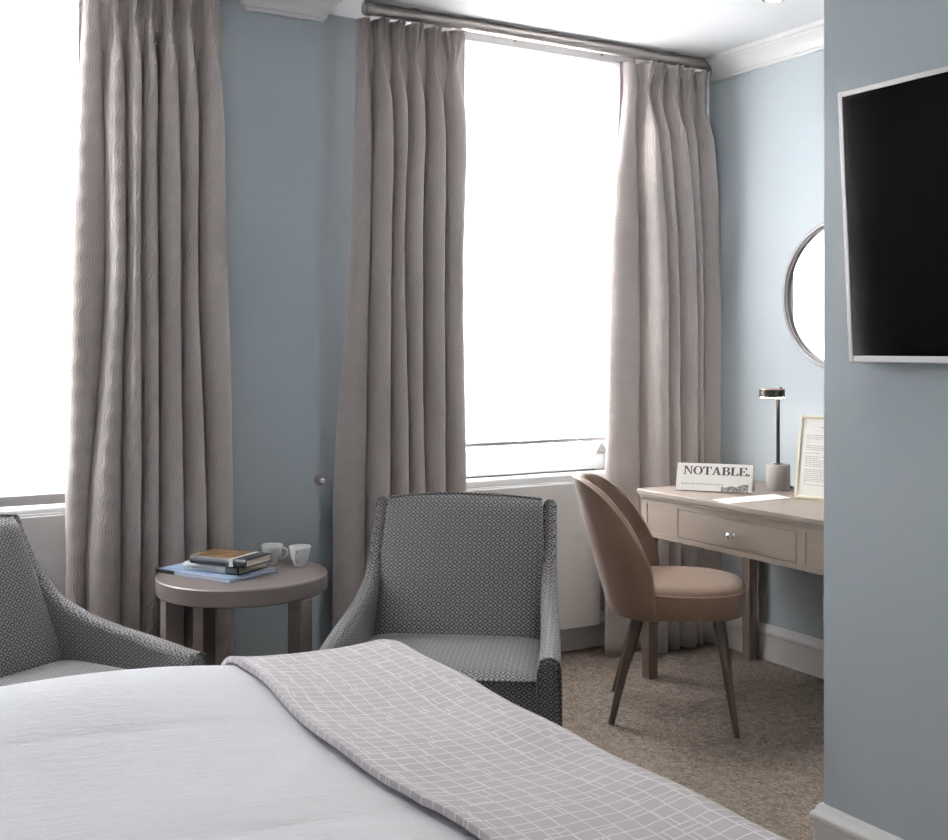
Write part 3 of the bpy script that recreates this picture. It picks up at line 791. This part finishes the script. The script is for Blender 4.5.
boxobj('spine_band', (w*0.72, w*0.78, -0.0078, -0.004, 0.002, h), M['cream_paper'], t)

def cup(label, px, py, ang):
    p = on(2, TZ, px, py)
    t = thing('cup', label, 'cup', (p.x, p.y, TZ+0.0005), ang, 'white cups on the side table')
    bm = bmesh.new(); lathe(bm, [(0, 0.0), (0.019, 0.0), (0.020, 0.004), (0.024, 0.012), (0.031, 0.034), (0.0345, 0.056), (0.036, 0.066), (0.0345, 0.0665), (0.0328, 0.060), (0.029, 0.034), (0.021, 0.012), (0, 0.008)], 36)
    obj('bowl', bm, M['china'], t, smooth=True)
    bm = bmesh.new(); tube(bm, [(0.031, 0, 0.052), (0.040, 0, 0.056), (0.050, 0, 0.051), (0.053, 0, 0.040), (0.047, 0, 0.028), (0.036, 0, 0.021), (0.028, 0, 0.019)], [0.0045, 0.004, 0.0038, 0.0038, 0.0038, 0.004, 0.005], 10); obj('handle', bm, M['china'], t, smooth=True)
cup('white china cup beside the books, handle to the right', 272, 564.5, -YAW-0.1)
cup('white china cup nearest the table edge, handle towards the bed', 300, 566, -YAW-1.75)

# ---------------------------------------------------------------- desk
DX0, DX1, DY0, DY1, DZ = -0.645, -0.020, -1.365, -0.272, 0.767
dk = thing('desk', 'greige wooden writing desk with drawers against the right wall', 'desk', ((DX0+DX1)/2, (DY0+DY1)/2, 0))
off = Matrix.Translation(-dk.location)
boxobj('desktop', (DX0, DX1, DY0, DY1, DZ-0.022, DZ), M['desk'], dk, 0.003, off)
boxobj('desktop_moulding', (DX0+0.006, DX1, DY0+0.006, DY1-0.006, DZ-0.034, DZ-0.0222), M['desk'], dk, 0.003, off)
AF = DX0+0.013
zt, zb = DZ-0.0343, 0.580
# face frame: pieces around three recessed fronts
cells = [(-0.472, -0.322), (-1.127, -0.509), (-1.318, -1.168)]
ys = [DY1-0.012, -0.322, -0.472, -0.509, -1.127, -1.168, -1.318, DY0+0.012]
for i in range(0, 8, 2): boxobj('front_stile', (AF, AF+0.02, ys[i+1], ys[i], zb, zt), M['desk'], dk, 0.0006, off)
for y0, y1 in cells:
    boxobj('front_rail', (AF, AF+0.02, y0, y1, 0.7105, zt), M['desk'], dk, 0.0006, off)
    boxobj('front_rail', (AF, AF+0.02, y0, y1, zb, 0.600), M['desk'], dk, 0.0006, off)
for n_, (y0, y1) in zip(('side_panel', 'drawer_front', 'side_panel'), cells):
    g = 0.0025 if n_ == 'drawer_front' else 0.0
    pn = boxobj(n_, (AF+(0.0012 if g else 0.0022), AF+0.018, y0+g, y1-g, 0.600+g, 0.7105-g), M['desk'], dk, 0.0008, off)
    if g:
        kb = off @ Matrix.Translation((AF+0.0012, (y0+y1)/2, 0.652)) @ Matrix.Rotation(-PI/2, 4, 'Y')
        bm = bmesh.new(); lathe(bm, [(0, 0), (0.011, 0), (0.011, 0.003), (0.005, 0.006), (0.005, 0.014), (0.011, 0.018), (0.0135, 0.024), (0.011, 0.030), (0, 0.032)], 24, kb); obj('knob', bm, M['chrome'], pn, smooth=True)
boxobj('apron_back', (DX1-0.03, DX1-0.012, DY0+0.012, DY1-0.012, zb, zt), M['desk'], dk, 0.001, off)
for y in (DY1-0.03, DY0+0.012): boxobj('apron_side', (AF+0.02, DX1-0.03, y, y+0.018, zb, zt), M['desk'], dk, 0.001, off)
boxobj('apron_floor', (AF+0.02, DX1-0.03, DY0+0.03, DY1-0.03, zb+0.002, zb+0.012), M['desk'], dk, 0, off)
for x in (AF+0.0005, DX1-0.062):
    for y in (DY1-0.060, DY0+0.014):
        bm = bmesh.new()
        b0 = [(x, y), (x+0.048, y), (x+0.048, y+0.046), (x, y+0.046)]; tp = 0.010
        cx, cy = x+0.024, y+0.023
        a = [bm.verts.new(off @ Vector((cx+(p[0]-cx)*0.93, cy+(p[1]-cy)*0.93, 0))) for p in b0]; b = [bm.verts.new(off @ Vector((p[0], p[1], zb-0.0005))) for p in b0]
        bm.faces.new(a); bm.faces.new(b)
        for i in range(4): bm.faces.new((a[i], a[(i+1) % 4], b[(i+1) % 4], b[i]))
        obj('leg', bm, M['desk_leg'], dk)

# desk lamp
lp = on(2, DZ, 778, 489.6)
t = thing('desk_lamp', 'slim cordless desk lamp with concrete base and disc head', 'lamp', (lp.x, lp.y, DZ+0.0005), -YAW)
bm = bmesh.new(); lathe(bm, [(0, 0), (0.046, 0), (0.048, 0.003), (0.048, 0.099), (0.046, 0.102), (0, 0.102)], 40); obj('base', bm, M['concrete'], t, autosmooth=40)
bm = bmesh.new(); lathe(bm, [(0, 0.102), (0.016, 0.102), (0.016, 0.106), (0.0075, 0.107), (0.0075, 0.402), (0, 0.402)], 20); obj('stem', bm, M['dark_metal'], t, autosmooth=40)
HM = Matrix.Translation((-0.024, 0, 0))
bm = bmesh.new(); lathe(bm, [(0.047, 0.374), (0.0515, 0.374), (0.0515, 0.405), (0, 0.405), (0, 0.378), (0.047, 0.378)], 40, HM); hd = obj('head', bm, M['dark_metal'], t, autosmooth=40)
bm = bmesh.new(); lathe(bm, [(0, 0.4052), (0.0515, 0.4052), (0.0500, 0.4085), (0, 0.4085)], 40, HM); obj('top_cap', bm, M['copper'], hd, autosmooth=40)
bm = bmesh.new(); lathe(bm, [(0, 0.3705), (0.044, 0.3705), (0.0465, 0.3725), (0.0465, 0.3775), (0, 0.3775)], 40, HM); obj('diffuser', bm, M['led'], hd, autosmooth=40)
bm = bmesh.new(); lathe(bm, [(0, 0.4085), (0.006, 0.4085), (0.006, 0.413), (0, 0.414)], 12, Matrix.Translation((0.012, 0, 0))); obj('touch_switch', bm, M['dark_metal'], hd, autosmooth=40)
bm = bmesh.new(); tube(bm, [(0.046, 0.01, 0.006), (0.056, 0.012, 0.005), (0.066, 0.02, 0.0035), (0.075, 0.06, 0.0035), (0.06, 0.12, 0.0035)], 0.003, 8); obj('cable', bm, M['black_plastic'], t, smooth=True)

# NOTABLE newspaper card: folded tent standing on the desk
A, Bq = on(2, DZ, 675.5, 490.8), on(2, DZ, 751.5, 494.3)
ex = (Bq-A); w = ex.length
t = thing('desk_card', 'folded newspaper style card headed NOTABLE standing on the desk', 'card', (A.x, A.y, DZ+0.001), math.atan2(ex.y, ex.x))
HH = 0.118; lean = math.radians(24)
MF = Matrix.Rotation(-lean, 4, 'X')
boxobj('front_leaf', (0, w, 0, 0.003, 0, HH), M['cream_paper'], t, 0.0008, MF)
boxobj('bottom_edge', (0.0, w, -0.0006, 0.0, 0, 0.004), M['ink'], t, 0, MF)
topy = (MF @ Vector((0, 0.003, HH))); 
MB_ = Matrix.Translation(topy) @ Matrix.Rotation(lean*1.0, 4, 'X')
boxobj('rear_leaf', (0, w, 0.0005, 0.0035, -HH*1.0+0.002, 0), M['cream_paper'], t, 0.0008, MB_)
def glyph(ch):
    """serif capitals as stroke polygons in a 0..1 tall box; returns width and polygons"""
    TH, tn, sf = 0.19, 0.06, 0.06
    R_ = lambda x0, y0, x1, y1: [(x0, y0), (x1, y0), (x1, y1), (x0, y1)]
    def bowl(cx, cy, rx, ry, wx, wy, a0, a1, n=18):
        out = [(cx+rx*math.cos(lerp(a0, a1, i/n)), cy+ry*math.sin(lerp(a0, a1, i/n))) for i in range(n+1)]
        inn = [(cx+(rx-wx)*math.cos(lerp(a0, a1, i/n)), cy+(ry-wy)*math.sin(lerp(a0, a1, i/n))) for i in range(n+1)]
        return [[out[i], out[i+1], inn[i+1], inn[i]] for i in range(n)]
    if ch == 'N': return 0.98, [R_(0.14, 0, 0.20, 1), R_(0.02, 0, 0.32, sf), R_(0.0, 1-sf, 0.26, 1), [(0.10, 1), (0.32, 1), (0.86, 0), (0.80, 0)], R_(0.80, 0, 0.86, 1), R_(0.68, 1-sf, 0.98, 1)]
    if ch == 'O': return 0.96, bowl(0.48, 0.5, 0.48, 0.52, 0.19, 0.055, 0, 2*PI, 36)
    if ch == 'T': return 0.86, [R_(0.335, 0, 0.525, 1), R_(0.22, 0, 0.64, sf), R_(0, 1-tn, 0.86, 1), [(0, 0.70), (0.05, 0.70), (0.13, 0.95), (0, 0.95)], [(0.81, 0.70), (0.86, 0.70), (0.86, 0.95), (0.73, 0.95)]]
    if ch == 'A': return 0.98, [[(0.10, 0), (0.16, 0), (0.50, 0.9), (0.44, 1)], [(0.66, 0), (0.88, 0), (0.54, 1), (0.40, 1)], R_(0.24, 0.30, 0.72, 0.36), R_(0, 0, 0.28, sf), R_(0.58, 0, 0.98, sf)]
    if ch == 'B': return 0.84, [R_(0.10, 0, 0.29, 1), R_(0, 0, 0.36, sf), R_(0, 1-sf, 0.36, 1), R_(0.25, 0, 0.50, sf), R_(0.25, 0.50, 0.48, 0.555), R_(0.25, 1-sf, 0.48, 1)]+bowl(0.47, 0.765, 0.30, 0.235, 0.17, 0.05, -PI/2, PI/2, 12)+bowl(0.50, 0.275, 0.34, 0.275, 0.19, 0.055, -PI/2, PI/2, 12)
    if ch == 'L': return 0.78, [R_(0.10, 0, 0.29, 1), R_(0, 1-sf, 0.42, 1), R_(0, 0, 0.78, sf), [(0.64, sf), (0.78, sf), (0.78, 0.34), (0.73, 0.34)]]
    if ch == 'E': return 0.82, [R_(0.10, 0, 0.29, 1), R_(0, 0, 0.82, sf), R_(0, 1-sf, 0.78, 1), R_(0.25, 0.48, 0.54, 0.535), R_(0.50, 0.36, 0.55, 0.66), [(0.68, sf), (0.82, sf), (0.82, 0.33), (0.77, 0.33)], [(0.65, 1-sf), (0.78, 1-sf), (0.78, 0.70), (0.73, 0.70)]]
    if ch == '.': return 0.22, bowl(0.11, 0.10, 0.11, 0.11, 0.109, 0.109, 0, 2*PI, 12)
bm = bmesh.new()
word = 'NOTABLE.'; ws = [glyph(c)[0] for c in word]; gap = 0.07; tot = sum(ws)+gap*(len(word)-1)
sx = w*0.875/tot; sz = 0.034; x = w*0.085; zb_ = HH-0.0465
for c in word:
    gw, polys = glyph(c)
    for pl in polys+[[(a_+0.05, b_) for a_, b_ in q_] for q_ in polys]:
        vs = [bm.verts.new(MF @ Vector((x+px_*sx, -0.0006-0.0003*(pl not in polys), zb_+pz_*sz))) for px_, pz_ in pl]
        try: bm.faces.new(vs)
        except ValueError: pass
    x += (gw+gap)*sx
obj('headline', bm, M['ink'], t)
bm = bmesh.new(); rnd = random.Random(2); x = w*0.07
while x < w*0.60:
    l_ = rnd.uniform(0.004, 0.011); bx(bm, x, x+l_, -0.0006, 0.0001, 0.030, 0.0345, M=MF); x += l_+0.0035
obj('subtitle_print', bm, M['grey_ink'], t)
bm = bmesh.new(); pl = [(0.60, 0.004), (0.955, 0.004), (0.955, 0.038), (0.86, 0.034), (0.80, 0.024), (0.72, 0.028), (0.66, 0.020), (0.60, 0.024)]
prism(bm, pl, lambda p: MF @ Vector((p[0]*w, -0.0006, p[1])), lambda p: MF @ Vector((p[0]*w, 0.0001, p[1]))); obj('engraving', bm, M['engraving'], t)

# loose sheet of paper
q = [on(2, DZ, *p) for p in ((712, 499.8), (727.4, 504), (791, 498.3), (773, 494.7))]
q[3] = q[0]+(q[2]-q[1])
c_ = sum(q, Vector())/4
bm = bmesh.new(); prism(bm, [(p.x-c_.x, p.y-c_.y) for p in q], lambda p: (p[0], p[1], 0.0), lambda p: (p[0], p[1], 0.0012))
o = obj('paper_sheet', bm, M['paper'], None); o.location = (c_.x, c_.y, DZ+0.0006); tag(o, 'white sheet of paper lying flat in front of the card', 'paper')

# framed notice leaning back on the desk
fp = on(2, DZ, 794, 497.8)
t = thing('picture_frame', 'pale framed printed notice standing on the desk behind the wall edge', 'picture frame', (fp.x, fp.y, DZ+0.001), math.radians(-78))
FWd, FHt = 0.235, 0.317
MF = Matrix.Rotation(math.radians(-8), 4, 'X')
fwid = 0.011
for dims in ((0, fwid, 0, 0.014, 0, FHt), (FWd-fwid, FWd, 0, 0.014, 0, FHt), (fwid, FWd-fwid, 0, 0.014, 0, fwid), (fwid, FWd-fwid, 0, 0.014, FHt-fwid, FHt)):
    boxobj('frame_bar', dims, M['pale_frame'], t, 0.0015, MF)
sh = boxobj('printed_sheet', (fwid, FWd-fwid, 0.005, 0.012, fwid, FHt-fwid), M['cream_paper'], t, 0, MF)
bm = bmesh.new(); rnd = random.Random(9); z = FHt-0.075
bx(bm, FWd*0.38, FWd*0.62, 0.0042, 0.0049, FHt-0.045, FHt-0.042, M=MF); bx(bm, FWd*0.42, FWd*0.58, 0.0042, 0.0049, FHt-0.055, FHt-0.0525, M=MF)
while z > 0.05:
    x = 0.032
    while x < FWd-0.04:
        l_ = rnd.uniform(0.006, 0.02); bx(bm, x, min(x+l_, FWd-0.03), 0.0042, 0.0049, z, z+0.0022, M=MF); x += l_+0.003
        if rnd.random() < 0.04: break
    z -= 0.0072
    if rnd.random() < 0.12: z -= 0.006
obj('print_lines', bm, M['grey_ink'], sh)
# strut behind
boxobj('easel_strut', (FWd*0.42, FWd*0.58, 0.0, 0.003, 0.0, 0.22), M['black_plastic'], t, 0, Matrix.Translation((0, 0.105, 0)) @ Matrix.Rotation(math.radians(17), 4, 'X'))

# ---------------------------------------------------------------- desk chair
fdir = Vector((0.745, -0.667, 0)).normalized()
ch = thing('desk_chair', 'tan leather desk chair with curved wraparound back and dark legs', 'chair', (-0.818, -0.695, 0), math.atan2(fdir.y, fdir.x))
# local: +x faces forward, y to its left
NA, NZ = 44, 16; TH_ = 0.034
def shell(phi, k, o_):
    """phi 0 at the rear centre, +-1 at the wing ends; k height 0..1; o_ 0 inside, 1 outside"""
    a = phi*math.radians(80)
    ax_, ay_ = 0.205, 0.225
    top = 0.860-0.305*abs(phi)**3.6
    zb = 0.382
    z = lerp(zb, top, k)
    hgt = (z-zb)/(0.860-zb)
    e = TH_*(o_-0.5)*(1-0.35*smooth(0.85, 1.0, abs(phi)))
    sx_, sy_ = ax_+e, ay_+e
    x = -sx_*math.cos(a); y = sy_*math.sin(a)
    lean_ = 0.138*hgt**0.9*(0.25+0.75*max(0, math.cos(a)))
    flare = 1.0+0.05*hgt
    return Vector((x-lean_-0.005, y*flare, z))
bm = bmesh.new()
I = [[bm.verts.new(shell(i/NA*2-1, j/NZ, 0)+(Vector((math.cos((i/NA*2-1)*1.95), -math.sin((i/NA*2-1)*1.95), 0))*0.007*abs(math.sin(PI*i/NA*7)))) for j in range(NZ+1)] for i in range(NA+1)]
O = [[bm.verts.new(shell(i/NA*2-1, j/NZ, 1)) for j in range(NZ+1)] for i in range(NA+1)]
MT = [bm.verts.new((shell(i/NA*2-1, 1, 0)+shell(i/NA*2-1, 1, 1))/2+Vector((0, 0, 0.010))) for i in range(NA+1)]
for i in range(NA):
    for j in range(NZ):
        bm.faces.new((I[i][j], I[i+1][j], I[i+1][j+1], I[i][j+1])); bm.faces.new((O[i][j], O[i][j+1], O[i+1][j+1], O[i+1][j]))
    bm.faces.new((I[i][NZ], I[i+1][NZ], MT[i+1], MT[i])); bm.faces.new((MT[i], MT[i+1], O[i+1][NZ], O[i][NZ]))
    bm.faces.new((I[i][0], O[i][0], O[i+1][0], I[i+1][0]))
for i in (0, NA):
    for j in range(NZ): bm.faces.new((I[i][j], I[i][j+1], O[i][j+1], O[i][j]))
    bm.faces.new((I[i][NZ], MT[i], O[i][NZ]))
bk_ = obj('backrest', bm, M['leather'], ch, autosmooth=60)
bm = bmesh.new(); tube(bm, [shell(i/NA*2-1, 0.0, 1)+Vector((0, 0, 0.0)) for i in range(0, 1)]+[shell(-1, k/10, 0.95) for k in range(11)]+[shell(i/NA*2-1, 1.0, 0.95)+Vector((0, 0, 0.003)) for i in range(1, NA)]+[shell(1, 1-k/10, 0.95) for k in range(11)], 0.0035, 8); obj('piping', bm, M['tan_seam'], bk_, smooth=True)
def seat_outline(n=56):
    pts = []
    for i in range(n):
        a = 2*PI*i/n; c, s = math.cos(a), math.sin(a)
        p_ = 2.6
        r = (abs(c/0.235)**p_+abs(s/0.235)**p_)**(-1/p_)
        pts.append((0.030+r*c, r*s*(1.0 if c < 0 else 1.0-0.04*c)))
    return pts
SO = seat_outline()
bm = bmesh.new(); lev = [(0.93, 0.386), (0.985, 0.389), (1.0, 0.399), (1.0, 0.470), (0.985, 0.482), (0.94, 0.493), (0.80, 0.503), (0.5, 0.509), (0.2, 0.511)]
rg = [[bm.verts.new((0.03+(x-0.03)*s, y*s, z)) for x, y in SO] for s, z in lev]
for a, b in zip(rg, rg[1:]):
    for i in range(len(SO)): bm.faces.new((a[i], a[(i+1) % len(SO)], b[(i+1) % len(SO)], b[i]))
bm.faces.new(rg[0]); bm.faces.new(rg[-1])
st = obj('seat', bm, M['leather'], ch, autosmooth=50)
bm = bmesh.new(); tube(bm, [(0.03+(x-0.03)*1.003, y*1.003, 0.474) for x, y in SO]+[(0.03+(SO[0][0]-0.03)*1.003, SO[0][1]*1.003, 0.474)], 0.0035, 8, cap=False); obj('piping', bm, M['tan_seam'], st, smooth=True)
inv = ch.matrix_basis.inverted()
RZ = Matrix.Rotation(-math.atan2(fdir.y, fdir.x), 4, 'Z')
for (px_, py_), top in (((611, 724), (-0.112, -0.155)), ((737, 738), (0.165, -0.150)), ((614.5, 691), (-0.112, 0.155)), (None, (0.165, 0.150)) if False else ((727, 690), (0.165, 0.150))):
    g = on(2, 0, px_, py_)-Vector((-0.818, -0.695, 0)); f_ = RZ @ g
    bm = bmesh.new(); tube(bm, [(f_.x, f_.y, 0.0), (lerp(f_.x, top[0], 0.5), lerp(f_.y, top[1], 0.5), 0.205), (top[0], top[1], 0.3875)], [0.0115, 0.0165, 0.0225], 16)
    lg = obj('leg', bm, M['dark_leg'], ch, autosmooth=40)

# ---------------------------------------------------------------- round mirror on the right wall
t = thing('wall_mirror', 'round wall mirror with thin pewter frame above the desk', 'mirror', (-0.0005, -0.771, 1.554))
RM = Matrix.Rotation(-PI/2, 4, 'Y')
bm = bmesh.new(); lathe(bm, [(0.281, 0.002), (0.302, 0.002), (0.306, 0.008), (0.306, 0.024), (0.301, 0.030), (0.290, 0.030), (0.286, 0.024), (0.281, 0.022), (0.281, 0.002)], 96, RM); obj('frame', bm, M['mirror_frame'], t, autosmooth=30)
bm = bmesh.new(); lathe(bm, [(0, 0.003), (0.2808, 0.003), (0.2808, 0.012), (0, 0.012)], 96, RM); obj('mirror_glass', bm, M['mirror'], t)

# ---------------------------------------------------------------- television
ty = -1.972; tl = 1.14; tz0, tz1 = 1.305, 1.965; xb, xt = -1.335, -1.376
tilt = math.atan2(xb-xt, tz1-tz0); H_ = math.hypot(xb-xt, tz1-tz0)
t = thing('television', 'wall mounted flat television with silver bezel tilted down on a bracket', 'television', (xb, ty, tz0))
MT_ = Matrix.Rotation(-tilt, 4, 'Y')
bz = 0.013
boxobj('casing', (0.004, 0.034, -tl+0.002, -0.002, 0.002, H_-0.002), M['black_plastic'], t, 0.004, MT_)
boxobj('screen', (0.0015, 0.004, -tl+bz, -bz, 0.016, H_-bz), M['screen'], t, 0, MT_)
for n_, dims in (('bezel', (0, 0.012, -bz, 0, 0, H_)), ('bezel', (0, 0.012, -tl, -tl+bz, 0, H_)), ('bezel', (0, 0.012, -tl+bz, -bz, 0, 0.016)), ('bezel', (0, 0.012, -tl+bz, -bz, H_-bz, H_))):
    boxobj(n_, dims, M['silver'], t, 0.002, MT_)
boxobj('wall_plate', (PW_X-xb-0.012, PW_X-xb-0.0005, -tl/2-0.22, -tl/2+0.22, 0.12, 0.50), M['black_plastic'], t, 0.002)
for y in (-tl/2-0.15, -tl/2+0.15): boxobj('bracket_arm', (0.03, PW_X-xb-0.010, y-0.012, y+0.012, 0.20, 0.42), M['black_plastic'], t, 0.002)
